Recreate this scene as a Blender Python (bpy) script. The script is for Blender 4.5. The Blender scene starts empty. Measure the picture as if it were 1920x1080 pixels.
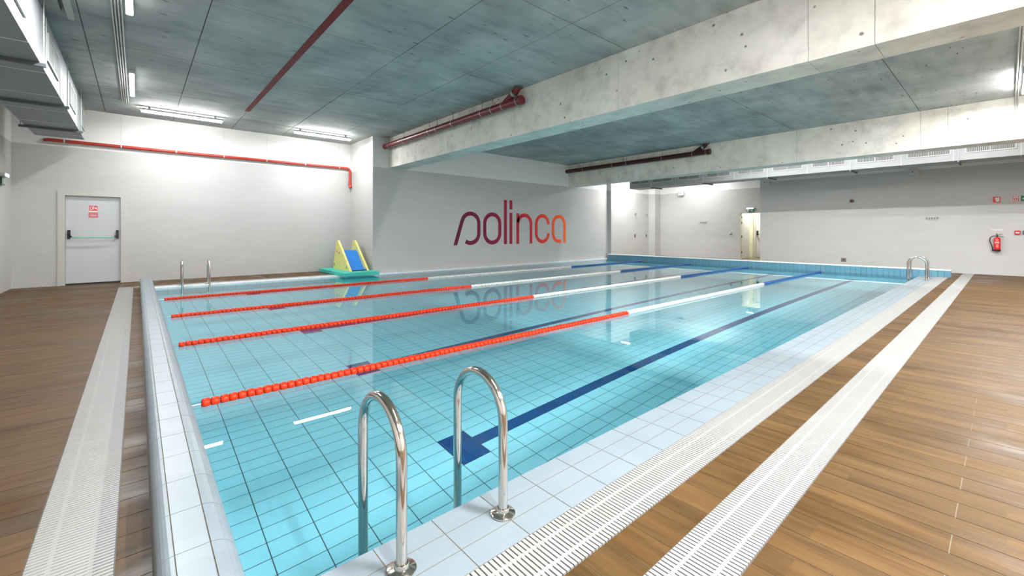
import bpy, bmesh, math, random
from mathutils import Vector, Matrix

random.seed(7)
sc = bpy.context.scene
COL = sc.collection
PI = math.pi

# ------------------------------------------------------------------ camera, world, exposure
F_PX, HORIZON = 807.5, 435.0                      # focal length and horizon line of the 1920x1080 frame
YAW = math.atan2(1888 - 960, F_PX)                # angle from the view axis to the pool's long axis (+X)
CAM_H = 1.18
cam_data = bpy.data.cameras.new('camera')
cam = bpy.data.objects.new('camera', cam_data)
COL.objects.link(cam)
cam.location = (0, 0, CAM_H)
cam.rotation_euler = (PI / 2, 0, YAW - PI / 2)
cam_data.sensor_width = 36.0
cam_data.lens = F_PX / 1920 * 36.0
cam_data.shift_y = -(540 - HORIZON) / 1920
cam_data.clip_start = 0.02
sc.camera = cam

world = bpy.data.worlds.new('world')
sc.world = world
world.use_nodes = True
world.node_tree.nodes['Background'].inputs[0].default_value = (0.02, 0.02, 0.02, 1)
world.node_tree.nodes['Background'].inputs[1].default_value = 1.0

vs = sc.view_settings
vs.view_transform = 'Standard'
vs.look = 'None'
vs.gamma = 1.0
vs.exposure = 0.23
vs.use_curve_mapping = False
cy = sc.cycles
cy.max_bounces = 11
cy.diffuse_bounces = 6
cy.glossy_bounces = 6
cy.transmission_bounces = 7
cy.transparent_max_bounces = 6
cy.sample_clamp_indirect = 3.0
cy.caustics_reflective = True
cy.caustics_refractive = True
cy.blur_glossy = 0.3

LAMP_W = 62.0            # watts of each ceiling batten
GLOW = 95.0              # radiance of its opal cover

# ------------------------------------------------------------------ colours and materials
def S(r, g, b):
    f = lambda c: c / 12.92 if c <= 0.04045 else ((c + 0.055) / 1.055) ** 2.4
    return (f(r / 255), f(g / 255), f(b / 255), 1.0)

class NT:
    def __init__(self, name):
        self.m = bpy.data.materials.new(name)
        self.m.use_nodes = True
        self.t = self.m.node_tree
        self.t.nodes.clear()
        self.out = self.t.nodes.new('ShaderNodeOutputMaterial')
    def n(self, kind, **kw):
        nd = self.t.nodes.new('ShaderNode' + kind)
        for k, v in kw.items():
            setattr(nd, k, v)
        return nd
    def l(self, a, b):
        self.t.links.new(a, b)
    def val(self, sock, v):
        if hasattr(v, 'links') or isinstance(v, bpy.types.NodeSocket):
            self.l(v, sock)
        else:
            sock.default_value = v
    def pos(self):
        return self.n('NewGeometry').outputs['Position']
    def xyz(self):
        s = self.n('SeparateXYZ'); self.l(self.pos(), s.inputs[0]); return s.outputs
    def math(self, op, a, b=0.0, c=None):
        nd = self.n('Math', operation=op)
        self.val(nd.inputs[0], a); self.val(nd.inputs[1], b)
        if c is not None: self.val(nd.inputs[2], c)
        return nd.outputs[0]
    def comb(self, x, y, z):
        nd = self.n('CombineXYZ')
        self.val(nd.inputs[0], x); self.val(nd.inputs[1], y); self.val(nd.inputs[2], z)
        return nd.outputs[0]
    def scaled(self, v, sx, sy, sz):
        nd = self.n('Mapping'); self.l(v, nd.inputs[0]); nd.inputs['Scale'].default_value = (sx, sy, sz); return nd.outputs[0]
    def noise(self, vec, scale, detail=4.0, rough=0.55, dist=0.0):
        nd = self.n('TexNoise'); self.l(vec, nd.inputs['Vector'])
        nd.inputs['Scale'].default_value = scale; nd.inputs['Detail'].default_value = detail
        nd.inputs['Roughness'].default_value = rough; nd.inputs['Distortion'].default_value = dist
        return nd.outputs[0]
    def ramp(self, fac, stops):
        nd = self.n('ValToRGB'); self.l(fac, nd.inputs[0])
        e = nd.color_ramp.elements
        while len(e) < len(stops): e.new(0.5)
        for el, (p, c) in zip(e, stops):
            el.position = p; el.color = c if len(c) == 4 else (*c, 1)
        return nd.outputs[0]
    def mix(self, fac, a, b, mode='MIX'):
        nd = self.n('Mix', data_type='RGBA', blend_type=mode)
        self.val(nd.inputs[0], fac); self.val(nd.inputs[6], a); self.val(nd.inputs[7], b)
        return nd.outputs[2]
    def bump(self, h, strength, dist=0.01):
        nd = self.n('Bump'); nd.inputs['Strength'].default_value = strength; nd.inputs['Distance'].default_value = dist
        self.l(h, nd.inputs['Height']); return nd.outputs[0]
    def principled(self, color, rough=0.5, metal=0.0, spec=0.5, normal=None):
        b = self.n('BsdfPrincipled')
        self.val(b.inputs['Base Color'], color); self.val(b.inputs['Roughness'], rough)
        self.val(b.inputs['Metallic'], metal); self.val(b.inputs['Specular IOR Level'], spec)
        if normal is not None: self.l(normal, b.inputs['Normal'])
        self.l(b.outputs[0], self.out.inputs[0])
        return b

M = {}
def plain(name, col, rough=0.5, metal=0.0, spec=0.5, var=0.05, nscale=6.0):
    t = NT(name)
    n = t.noise(t.pos(), nscale, 3.0)
    c0 = tuple(c * (1 - var) for c in col[:3]) + (1,)
    c1 = tuple(min(1, c * (1 + var)) for c in col[:3]) + (1,)
    t.principled(t.ramp(n, [(0.3, c0), (0.7, c1)]), rough, metal, spec)
    M[name] = t.m
    return t.m

plain('white_metal', S(181, 180, 178), 0.45)
plain('duct_metal', S(149, 150, 150), 0.5, 0.0, 0.4)
plain('flange_grey', S(206, 207, 207), 0.5)
plain('duct_grey', S(138, 140, 141), 0.5, 0.0, 0.4)
plain('duct_under', S(136, 139, 140), 0.45, 0.0, 0.5)
plain('bracket_metal', S(92, 94, 96), 0.5, 0.3)
plain('galvanised', S(178, 178, 176), 0.4, 0.6)
plain('dark_slot', S(84, 84, 86), 0.8)
plain('grille_bar', S(150, 150, 148), 0.5)
plain('black_plastic', S(22, 22, 22), 0.4)
plain('white_plastic', S(187, 186, 183), 0.4)
plain('grating_white', S(147, 145, 142), 0.42, var=0.03)
plain('door_white', S(183, 184, 184), 0.42, var=0.015, nscale=2)
plain('door_frame', S(180, 177, 170), 0.5, var=0.02)
plain('bar_green', S(120, 190, 160), 0.35)
plain('sign_red', S(200, 30, 26), 0.45)
plain('sign_pink', S(195, 105, 107), 0.5)
plain('sign_green', S(14, 92, 62), 0.45)
plain('sign_white', S(211, 210, 206), 0.5)
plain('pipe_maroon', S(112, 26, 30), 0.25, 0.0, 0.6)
plain('pipe_maroon_shaded', S(58, 16, 18), 0.3, 0.0, 0.5)  # pipe maroon darkened: the second beam's shade is put into the colour
plain('pipe_orange', S(173, 52, 39), 0.3, 0.0, 0.5)
plain('float_red', (0.56, 0.030, 0.004, 1), 0.42, 0.0, 0.25, 0.10, 30)
plain('float_white', S(191, 190, 185), 0.4, 0.0, 0.45)
plain('float_blue', S(16, 66, 122), 0.38, 0.0, 0.45, 0.10, 30)
plain('steel_cable', S(170, 170, 168), 0.3, 0.9)
plain('chrome', S(214, 208, 200), 0.10, 1.0, 0.5, 0.03)
plain('foam_green', S(55, 174, 157), 0.6)
plain('foam_yellow', S(212, 204, 125), 0.6)
plain('foam_blue', S(8, 113, 195), 0.5)
plain('foam_navy', S(14, 30, 71), 0.5)
plain('dot_red', S(208, 86, 48), 0.6)
plain('dot_blue', S(80, 110, 170), 0.6)
plain('dot_yellow', S(240, 206, 60), 0.6)
plain('dot_green', S(70, 160, 110), 0.6)
plain('extinguisher_red', S(206, 24, 28), 0.28)
plain('rubber_black', S(26, 26, 26), 0.5)
plain('plate_grey', S(128, 122, 116), 0.4, 0.5)
plain('corridor_wall', S(214, 212, 186), 0.6)
plain('hinge_dark', S(90, 84, 70), 0.4, 0.5)
plain('horn_maroon', S(70, 16, 20), 0.4)
plain('lamp_housing', S(201, 201, 199), 0.5)
plain('trunking_white', S(182, 178, 172), 0.5)
plain('stripe_red', S(120, 26, 32), 0.6, 0.0, 0.3, 0.18, 5)
plain('door_gap', S(38, 40, 34), 0.8)

def emitter(name, col, strength):
    t = NT(name)
    e = t.n('Emission'); e.inputs[0].default_value = col; e.inputs[1].default_value = strength
    t.l(e.outputs[0], t.out.inputs[0]); M[name] = t.m
emitter('lamp_glow', (0.985, 0.99, 1.0, 1), GLOW)
emitter('lamp_glow_low', (0.985, 0.99, 1.0, 1), GLOW * 0.12)
emitter('lamp_glow_dim', (0.985, 0.99, 1.0, 1), GLOW * 0.23)
emitter('exit_glow', (0.92, 0.96, 1.0, 1), 6.0)

def make_wall():
    t = NT('wall_paint'); x, y, z = t.xyz()
    up = t.math('GREATER_THAN', z, 3.05)
    n = t.noise(t.scaled(t.pos(), 1, 1, 3), 1.3, 4)
    low = t.ramp(n, [(0.25, S(175, 173, 170)), (0.75, S(181, 179, 176))])
    hi = t.ramp(n, [(0.25, S(212, 210, 206)), (0.75, S(219, 216, 212))])
    fine = t.noise(t.scaled(t.pos(), 1, 1, 6), 9, 3)
    t.principled(t.mix(up, low, hi), 0.55, 0, 0.35, t.bump(fine, 0.08))
    M['wall_paint'] = t.m
make_wall()

def make_concrete(name, c_lo, c_mid, c_hi, sx, sy, seed):
    t = NT(name)
    p = t.n('Mapping'); t.l(t.pos(), p.inputs[0]); p.inputs['Location'].default_value = (seed, seed * 2.1, seed)
    p = p.outputs[0]
    n1 = t.noise(p, 0.9, 6, 0.62, 0.3)
    n2 = t.noise(t.scaled(p, sx, sy, sx), 3.2, 5, 0.6)
    base = t.ramp(n1, [(0.30, c_lo), (0.52, c_mid), (0.72, c_hi)])
    streak = t.ramp(n2, [(0.30, (0.78, 0.78, 0.77)), (0.5, (1, 1, 1)), (0.75, (1.08, 1.07, 1.05))])
    c = t.mix(1.0, base, streak, 'MULTIPLY')
    vo = t.n('TexVoronoi'); t.l(t.scaled(p, 1.0 * sx, 1.0 * sy, 1.0), vo.inputs['Vector']); vo.inputs['Scale'].default_value = 4.6
    n3 = t.noise(p, 14, 2)
    d = t.math('ADD', vo.outputs['Distance'], t.math('MULTIPLY', n3, 0.16))
    pit = t.ramp(d, [(0.135, (0.30, 0.29, 0.28)), (0.185, (1, 1, 1))])
    c = t.mix(1.0, c, pit, 'MULTIPLY')
    n4 = t.noise(p, 28, 4)
    t.principled(c, 0.75, 0, 0.3, t.bump(n4, 0.25, 0.01))
    M[name] = t.m
make_concrete('ceiling_concrete', S(146, 149, 147), S(172, 175, 171), S(195, 195, 190), 0.35, 1.7, 3.0)
make_concrete('beam_concrete', S(209, 203, 193), S(228, 222, 211), S(240, 235, 226), 1.0, 1.0, 11.0)
plain('concrete_joint', S(104, 101, 95), 0.9)
plain('plaster_panel', S(153, 151, 144), 0.7)

def make_deck(name, along_x):
    """wood-look plank tiles; along_x: the planks run along X (rows follow Y)"""
    t = NT(name); x, y, z = t.xyz()
    row = t.math('FLOOR', t.math('DIVIDE', (y if along_x else x), 0.15))
    half = t.math('MULTIPLY', t.math('MODULO', t.math('ABSOLUTE', row), 2.0), 0.5)
    cell = t.math('FLOOR', t.math('ADD', (x if along_x else y), half))
    wn = t.n('TexWhiteNoise', noise_dimensions='2D'); t.l(t.comb(row, cell, 0), wn.inputs['Vector'])
    r = wn.outputs['Value']
    sx, sy = (1.1, 16.0) if along_x else (16.0, 1.1)
    v = t.comb(t.math('ADD', t.math('MULTIPLY', x, sx), t.math('MULTIPLY', r, 37.0)),
               t.math('ADD', t.math('MULTIPLY', y, sy), t.math('MULTIPLY', r, 91.0)), 0)
    g1 = t.noise(v, 0.9, 6, 0.62, 0.6)
    g2 = t.noise(v, 3.5, 4, 0.6, 0.2)
    c = t.ramp(g1, [(0.28, S(58, 42, 21)), (0.47, S(80, 58, 32)), (0.60, S(92, 68, 37)), (0.78, S(103, 79, 46))])
    c = t.mix(0.35, c, t.ramp(g2, [(0.3, S(65, 44, 22)), (0.7, S(100, 76, 45))]))
    tone = t.ramp(r, [(0.0, (0.86, 0.86, 0.87)), (0.5, (1, 1, 1)), (1.0, (1.1, 1.08, 1.05))])
    c = t.mix(1.0, c, tone, 'MULTIPLY')
    wet = t.noise(t.scaled(t.pos(), 0.55 if along_x else 1.6, 1.6 if along_x else 0.7, 1), 1.5, 5, 0.6)
    wf = t.ramp(wet, [(0.46, (0, 0, 0)), (0.62, (1, 1, 1))])
    c = t.mix(t.math('MULTIPLY', wf, 0.5), c, t.mix(1.0, c, (0.62, 0.58, 0.54, 1), 'MULTIPLY'))
    rip = t.noise(t.scaled(t.pos(), 5 if along_x else 30, 30 if along_x else 5, 1), 1.0, 3)
    rough = t.math('SUBTRACT', 0.54, t.math('MULTIPLY', wf, 0.22))
    t.principled(c, rough, 0, 0.2, t.bump(t.math('ADD', g2, rip), 0.22, 0.004))
    M[name] = t.m
make_deck('deck_planks_x', True)
make_deck('deck_planks_y', False)
plain('deck_grout', S(106, 95, 75), 0.7)

def make_tile(name, c0, c1, rough):
    t = NT(name)
    oi = t.n('ObjectInfo')
    x, y, z = t.xyz()
    wn = t.n('TexWhiteNoise', noise_dimensions='2D')
    t.l(t.comb(t.math('FLOOR', t.math('DIVIDE', x, 0.2475)), t.math('FLOOR', t.math('DIVIDE', y, 0.1225)), 0), wn.inputs['Vector'])
    n = t.noise(t.pos(), 1.1, 3)
    f = t.math('ADD', t.math('MULTIPLY', wn.outputs['Value'], 0.45), t.math('MULTIPLY', n, 0.55))
    t.principled(t.ramp(f, [(0.2, c0), (0.8, c1)]), rough, 0, 0.5)
    M[name] = t.m
make_tile('tile_pale', S(121, 131, 137), S(128, 138, 144), 0.36)
make_tile('tile_white', S(214, 220, 222), S(222, 228, 230), 0.25)
make_tile('tile_pool', (0.385, 0.77, 0.87, 1), (0.425, 0.81, 0.90, 1), 0.3)
make_tile('tile_face', S(82, 127, 145), S(91, 134, 152), 0.25)
make_tile('tile_lane', S(22, 74, 128), S(28, 82, 138), 0.3)
plain('tile_grout', S(146, 138, 122), 0.8)
plain('pool_grout', S(84, 96, 98), 0.8)

def make_water():
    t = NT('water')
    fr = t.n('Fresnel'); fr.inputs['IOR'].default_value = 1.33
    rf = t.n('BsdfRefraction'); rf.inputs['IOR'].default_value = 1.33; rf.inputs['Roughness'].default_value = 0.0
    rf.inputs['Color'].default_value = (0.86, 0.985, 0.995, 1)
    gl = t.n('BsdfGlossy'); gl.inputs['Roughness'].default_value = 0.0; gl.inputs['Color'].default_value = (1, 1, 1, 1)
    mx = t.n('MixShader')
    t.l(fr.outputs[0], mx.inputs[0]); t.l(rf.outputs[0], mx.inputs[1]); t.l(gl.outputs[0], mx.inputs[2])
    t.l(mx.outputs[0], t.out.inputs[0]); M['water'] = t.m
make_water()

def make_logo():
    t = NT('logo_print'); x, y, z = t.xyz()
    f = t.math('DIVIDE', t.math('SUBTRACT', x, 7.8), 5.5)
    f = t.math('ADD', f, t.math('MULTIPLY', t.math('SUBTRACT', z, 1.3), 0.04))
    c = t.ramp(f, [(0.0, S(84, 14, 44)), (0.30, S(122, 16, 54)), (0.5, S(158, 30, 50)), (0.72, S(206, 44, 38)), (0.9, S(240, 84, 30)), (1.0, S(250, 104, 30))])
    t.principled(c, 0.5, 0, 0.3); M['logo_print'] = t.m
make_logo()

# ------------------------------------------------------------------ mesh helpers
WORLD = {}          # world position of each parent
def base_of(p):
    return WORLD.get(p.name, Vector((0, 0, 0))) if p else Vector((0, 0, 0))

def finish(name, me, mat, parent=None, loc=None, kind=None, wet=False):
    o = bpy.data.objects.new(name, me)
    COL.objects.link(o)
    if parent is not None:
        o.parent = parent
    if loc is not None:
        o.location = Vector(loc) - base_of(parent)
        WORLD[o.name] = Vector(loc)
    else:
        o.location = -base_of(parent)
        WORLD[o.name] = Vector((0, 0, 0))
    if mat is not None and len(me.materials) == 0:
        me.materials.append(M[mat])
    if kind: o['kind'] = kind
    if wet: o.cycles.is_caustics_receiver = True
    return o

def mesh_of(bm, name, smooth=False):
    me = bpy.data.meshes.new(name)
    bm.normal_update()
    bm.to_mesh(me); bm.free()
    if smooth:
        for p in me.polygons: p.use_smooth = True
        me.set_sharp_from_angle(angle=math.radians(38))
    return me

def obj(name, bm, mat, parent=None, kind=None, smooth=False, wet=False):
    """mesh given in world coordinates"""
    return finish(name, mesh_of(bm, name, smooth), mat, parent, None, kind, wet)

def inst(name, me, mat, parent, loc, wet=False, rotz=0.0):
    o = finish(name, me, mat, parent, loc, None, wet)
    if rotz: o.rotation_euler.z = rotz
    return o

def thing(name, label, cat, loc, group=None, kind=None):
    o = bpy.data.objects.new(name, None)
    COL.objects.link(o); o.location = loc; o.empty_display_size = 0.1
    WORLD[o.name] = Vector(loc)
    if label: o['label'] = label
    if cat: o['category'] = cat
    if group: o['group'] = group
    if kind: o['kind'] = kind
    return o

def tag(o, label, cat=None, group=None, kind=None):
    o['label'] = label
    if cat: o['category'] = cat
    if group: o['group'] = group
    if kind: o['kind'] = kind
    return o

def B():
    return bmesh.new()

def box(bm, x0, x1, y0, y1, z0, z1, bev=0.0):
    v = [bm.verts.new(p) for p in ((x0, y0, z0), (x1, y0, z0), (x1, y1, z0), (x0, y1, z0), (x0, y0, z1), (x1, y0, z1), (x1, y1, z1), (x0, y1, z1))]
    fs = [bm.faces.new([v[i] for i in q]) for q in ((3, 2, 1, 0), (4, 5, 6, 7), (0, 1, 5, 4), (1, 2, 6, 5), (2, 3, 7, 6), (3, 0, 4, 7))]
    if bev:
        es = {e for f in fs for e in f.edges}
        bmesh.ops.bevel(bm, geom=list(es), offset=bev, segments=2, affect='EDGES', profile=0.5)
    return bm

def bx(*a, bev=0.0):
    return box(B(), *a, bev=bev)

def tube(bm, pts, r, seg=12, cap=True):
    pts = [Vector(p) for p in pts]
    n = len(pts)
    tang = []
    for i in range(n):
        a = pts[max(i - 1, 0)]; b = pts[min(i + 1, n - 1)]
        tang.append((b - a).normalized())
    up = Vector((0, 0, 1)) if abs(tang[0].z) < 0.9 else Vector((1, 0, 0))
    u = tang[0].cross(up).normalized()
    rings = []
    for i in range(n):
        u = (u - tang[i] * u.dot(tang[i])).normalized()
        w = tang[i].cross(u)
        rr = r[i] if isinstance(r, (list, tuple)) else r
        rings.append([bm.verts.new(pts[i] + (u * math.cos(2 * PI * k / seg) + w * math.sin(2 * PI * k / seg)) * rr) for k in range(seg)])
    for a, b in zip(rings, rings[1:]):
        for k in range(seg):
            bm.faces.new((a[k], a[(k + 1) % seg], b[(k + 1) % seg], b[k]))
    if cap:
        bm.faces.new(rings[0][::-1]); bm.faces.new(rings[-1])
    return bm

def arc(c, r, a0, a1, n, ax1, ax2):
    c, ax1, ax2 = Vector(c), Vector(ax1), Vector(ax2)
    return [c + ax1 * (r * math.cos(a0 + (a1 - a0) * i / n)) + ax2 * (r * math.sin(a0 + (a1 - a0) * i / n)) for i in range(n + 1)]

def lathe(bm, prof, origin, axis='z', seg=24):
    o = Vector(origin); rings = []
    for r, h in prof:
        ring = []
        for k in range(seg):
            a = 2 * PI * k / seg
            c, s = r * math.cos(a), r * math.sin(a)
            p = {'z': (c, s, h), 'x': (h, c, s), 'y': (s, h, c)}[axis]
            ring.append(bm.verts.new(o + Vector(p)))
        rings.append(ring)
    for a, b in zip(rings, rings[1:]):
        for k in range(seg):
            bm.faces.new((a[k], a[(k + 1) % seg], b[(k + 1) % seg], b[k]))
    bm.faces.new(rings[0][::-1]); bm.faces.new(rings[-1])
    return bm

def prism(bm, poly, axis, a, b):
    """poly of (u, v) extruded along axis from a to b; axis x: (y, z), axis y: (x, z), axis z: (x, y)"""
    def P(u, v, t):
        return {'x': (t, u, v), 'y': (u, t, v), 'z': (u, v, t)}[axis]
    A = [bm.verts.new(P(u, v, a)) for u, v in poly]
    Bv = [bm.verts.new(P(u, v, b)) for u, v in poly]
    n = len(poly)
    bm.faces.new(A); bm.faces.new(Bv[::-1])
    for i in range(n):
        bm.faces.new((A[i], Bv[i], Bv[(i + 1) % n], A[(i + 1) % n]))
    bmesh.ops.recalc_face_normals(bm, faces=bm.faces)
    return bm

def seen_size(x, y, z, area):
    """how large a small piece at (x, y, z) shows from the standpoint of the photograph; 0 outside the view"""
    r = x * math.sin(YAW) - y * math.cos(YAW); d = x * math.cos(YAW) + y * math.sin(YAW)
    if d < 0.2: return 0.0
    px = 960 + F_PX * r / d; py = HORIZON + F_PX * (CAM_H - z) / d
    if not (-60 < px < 1980 and -60 < py < 1140): return 0.0
    return area * abs(CAM_H - z) / d ** 3

def field(parent, name, pieces, mat_of, gap, ztop, thick, limit=300, wet=False, bev=0.0):
    """flat pieces (x0, x1, y0, y1, key): the ones that show largest become parts, the rest one stuff part per material"""
    sc_ = sorted(range(len(pieces)), key=lambda i: -seen_size((pieces[i][0] + pieces[i][1]) / 2, (pieces[i][2] + pieces[i][3]) / 2, ztop,
                 (pieces[i][1] - pieces[i][0]) * (pieces[i][3] - pieces[i][2])))
    cache, rest = {}, {}
    for n, i in enumerate(sc_):
        x0, x1, y0, y1, key = pieces[i]
        g = gap / 2
        if n < limit:
            w, h = round(x1 - x0, 4), round(y1 - y0, 4)
            k = (w, h, mat_of(key))
            if k not in cache:
                cache[k] = mesh_of(bx(-w / 2 + g, w / 2 - g, -h / 2 + g, h / 2 - g, -thick, 0, bev=bev), name)
            inst(name, cache[k], k[2], parent, ((x0 + x1) / 2, (y0 + y1) / 2, ztop), wet)
        else:
            bm = rest.setdefault(mat_of(key), B())
            box(bm, x0 + g, x1 - g, y0 + g, y1 - g, ztop - thick, ztop)
    for m, bm in rest.items():
        obj(name + '_field', bm, m, parent, 'stuff', wet=wet)

# ------------------------------------------------------------------ key dimensions
CEIL = 3.93
PX0, PX1, PY0, PY1 = 0.245, 15.88, 1.55, 11.75        # water area
WATER, DEPTH = -0.03, 1.0
Y_DOOR, Y_LOGO, X_COL = 13.6, 11.9, 5.08
X_LEFT, X_RIGHT, Y_NEAR = -1.98, 17.75, -4.2
X_ALC = 19.7
STRIP_N = (1.22, 1.55)        # pale tile strip along the near side
GR_IN, GR_OUT, GR_LEFT, GR_BACK = (1.0, 1.22), (0.60, 0.82), (-0.30, -0.06), (12.1, 12.33)

# ------------------------------------------------------------------ floor
def build_floor():
    h0, h1, k0, k1 = PX0 - 0.03, PX1 + 0.03, PY0 - 0.03, PY1 + 0.03
    xs = sorted({-2.2, GR_LEFT[0], GR_LEFT[1], h0, X_COL, h1, X_RIGHT, 22.2})
    ys = sorted({Y_NEAR - 0.2, GR_OUT[0], GR_OUT[1], GR_IN[0], GR_IN[1], k0, k1, GR_BACK[0], GR_BACK[1], 13.9})
    def h(x, y):
        if h0 < x < h1 and k0 < y < k1: return -1.25
        ch = -0.026
        if GR_IN[0] < y < GR_IN[1] and PX0 < x < PX1: return ch
        if GR_OUT[0] < y < GR_OUT[1] and GR_LEFT[1] < x < X_RIGHT: return ch
        if GR_LEFT[0] < x < GR_LEFT[1] and GR_OUT[1] < y < GR_BACK[1]: return ch
        if GR_BACK[0] < y < GR_BACK[1] and GR_LEFT[1] < x < X_COL: return ch
        return -0.0018
    bm = B()
    for i in range(len(xs) - 1):
        for j in range(len(ys) - 1):
            x0, x1, y0, y1 = xs[i], xs[i + 1], ys[j], ys[j + 1]
            z = h((x0 + x1) / 2, (y0 + y1) / 2)
            box(bm, x0, x1, y0, y1, -1.4, z)
    bmesh.ops.remove_doubles(bm, verts=bm.verts, dist=1e-5)
    fl = obj('floor', bm, 'deck_grout', kind='structure')
    tag(fl, 'brown wood-look plank tiled deck around the pool', kind='structure')
    P = []
    def rows_y(x0, x1, ylist):            # planks that run along Y, rows along X
        k = math.floor(x0 / 0.15)
        while k * 0.15 < x1 - 0.02:
            a, b = max(k * 0.15, x0), min((k + 1) * 0.15, x1)
            if b - a > 0.02:
                js = ylist(k)
                for c, d in zip(js, js[1:]): P.append((a, b, c, d, 'y'))
            k += 1
    def rows_x(y0, y1, xlist):
        k = math.floor(y0 / 0.15)
        while k * 0.15 < y1 - 0.02:
            a, b = max(k * 0.15, y0), min((k + 1) * 0.15, y1)
            if b - a > 0.02:
                js = xlist(k)
                for c, d in zip(js, js[1:]): P.append((c, d, a, b, 'x'))
            k += 1
    rows_y(GR_LEFT[1], X_RIGHT, lambda k: ([-3.86, -2.86, -1.86, -0.86, 0.14, GR_OUT[0]] if k % 2 else [-3.36, -2.36, -1.36, -0.36, GR_OUT[0]]))
    rows_y(PX0 - 0.2, X_RIGHT, lambda k: [GR_OUT[1], GR_IN[0]])
    rows_y(16.08, X_RIGHT, lambda k: [GR_IN[0], 2.0, 3.0])
    rows_x(Y_NEAR, Y_DOOR, lambda k: ([X_LEFT, -1.77, -0.77, GR_LEFT[0]] if k % 2 else [X_LEFT, -1.27, GR_LEFT[0]]))
    rows_x(GR_OUT[1], GR_BACK[1], lambda k: [GR_LEFT[1], 0.042])
    rows_y(GR_LEFT[0], X_COL, lambda k: ([GR_BACK[1], 12.95, Y_DOOR] if k % 2 else [GR_BACK[1], Y_DOOR]))
    field(fl, 'plank', P, lambda k: 'deck_planks_x' if k == 'x' else 'deck_planks_y', 0.004, 0.0, 0.02)
    return fl
build_floor()

# ------------------------------------------------------------------ pool
def build_pool():
    zf = WATER - DEPTH
    bm = B()
    box(bm, PX0 - 0.02, PX1 + 0.02, PY0 - 0.02, PY1 + 0.02, -1.25, zf - 0.004)
    t = 0.03
    box(bm, PX0 - t, PX0 - 0.006, PY0 - t, PY1 + t, zf, -0.02); box(bm, PX1 + 0.006, PX1 + t, PY0 - t, PY1 + t, zf, -0.02)
    box(bm, PX0 - t, PX1 + t, PY0 - t, PY0 - 0.006, zf, -0.02); box(bm, PX0 - t, PX1 + t, PY1 + 0.006, PY1 + t, zf, -0.02)
    pool = obj('pool_basin', bm, 'pool_grout', kind='structure', wet=True)
    tag(pool, 'pale blue tiled swimming pool basin with dark blue lane lines', kind='structure')
    xs = [PX0]; k = -6
    while True:
        v = 1.78 + 0.2475 * k
        if v > PX1 - 0.03: break
        if v > PX0 + 0.03: xs.append(v)
        k += 1
    xs.append(PX1)
    ys = [PY0]; k = -9
    while True:
        v = 2.70 + 0.1225 * k
        if v > PY1 - 0.03: break
        if v > PY0 + 0.03: ys.append(v)
        k += 1
    ys.append(PY1)
    lanes = [round((ly - 2.70) / 0.1225) for ly in (2.70, 4.66, 6.62, 8.70, 10.785)]
    P = []
    for i in range(len(xs) - 1):
        for j in range(len(ys) - 1):
            cx, cyy = (xs[i] + xs[i + 1]) / 2, (ys[j] + ys[j + 1]) / 2
            rj = math.floor((cyy - 2.70) / 0.1225)
            dark = False
            if 1.78 < cx < 14.9:
                dark = rj in lanes
                if cx < 2.03 or cx > 14.65:
                    dark = any(abs(rj - l) <= 1 for l in lanes)
            P.append((xs[i], xs[i + 1], ys[j], ys[j + 1], dark))
    field(pool, 'tile', P, lambda d: 'tile_lane' if d else 'tile_pool', 0.006, zf, 0.008, wet=True)
    # wall tiles below the rim
    bm = B(); g = 0.003
    for z1 in (-0.036, -0.28, -0.525, -0.77):
        z0 = max(z1 - 0.245, zf)
        y = PY0
        while y < PY1 - 0.01:
            ye = min(y + 0.1225, PY1)
            box(bm, PX0 - 0.006, PX0, y + g, ye - g, z0 + g, z1 - g)
            y = ye
        x = PX0
        while x < PX1 - 0.01:
            xe = min(x + 0.2475, PX1)
            box(bm, x + g, xe - g, PY0 - 0.006, PY0, z0 + g, z1 - g)
            box(bm, x + g, xe - g, PY1, PY1 + 0.006, z0 + g, z1 - g)
            x = xe
    obj('wall_tile_field', bm, 'tile_pool', pool, 'stuff', wet=True)
    return pool
pool = build_pool()

# water
bm = B()
vv = [bm.verts.new(p) for p in ((PX0, PY0, WATER), (PX1, PY0, WATER), (PX1, PY1, WATER), (PX0, PY1, WATER))]
bm.faces.new(vv)
water = obj('water', bm, 'water', kind='structure', smooth=True)
tag(water, 'still clear turquoise pool water surface', kind='structure')
water.cycles.is_caustics_caster = True

# near tile strip and back tile strip
def strip(name, label, y0, y1, x0, x1, xoff, mat, rows, thick=0.034):
    st = thing(name, label, None, (x0, y0, 0), kind='structure')
    bm = bx(x0, x1, y0 + 0.003, y1 - 0.003, -0.06, -0.004)
    obj('bedding', bm, 'tile_grout', st)
    bm = None
    w = (y1 - y0) / rows; cache = {}
    for r in range(rows):
        x = x0; nxt = xoff
        while nxt <= x0 + 0.04: nxt += 0.2475
        while x < x1 - 0.01:
            e = min(nxt, x1); L = round(e - x, 4)
            if L not in cache:
                cache[L] = mesh_of(bx(-L / 2 + 0.0022, L / 2 - 0.0022, -w / 2 + 0.0022, w / 2 - 0.0022, -thick, 0.0), 'tile')
            inst('tile', cache[L], mat, st, ((x + e) / 2, y0 + (r + 0.5) * w, 0.0))
            x = e; nxt += 0.2475
    return st
strip('pool_coping', 'pale blue tiled coping strip beside the foreground drain grating', STRIP_N[0], STRIP_N[1], PX0, PX1, 0.66, 'tile_pale', 3)
strip('pool_coping', 'thin pale tiled coping strip along the wall with the white door', PY1, GR_BACK[0], PX0, X_COL, 0.66, 'tile_white', 3)
strip('pool_coping', 'narrow pale ledge under the lettered wall', PY1, Y_LOGO, X_COL, 16.12, 0.66, 'tile_white', 1)

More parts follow.
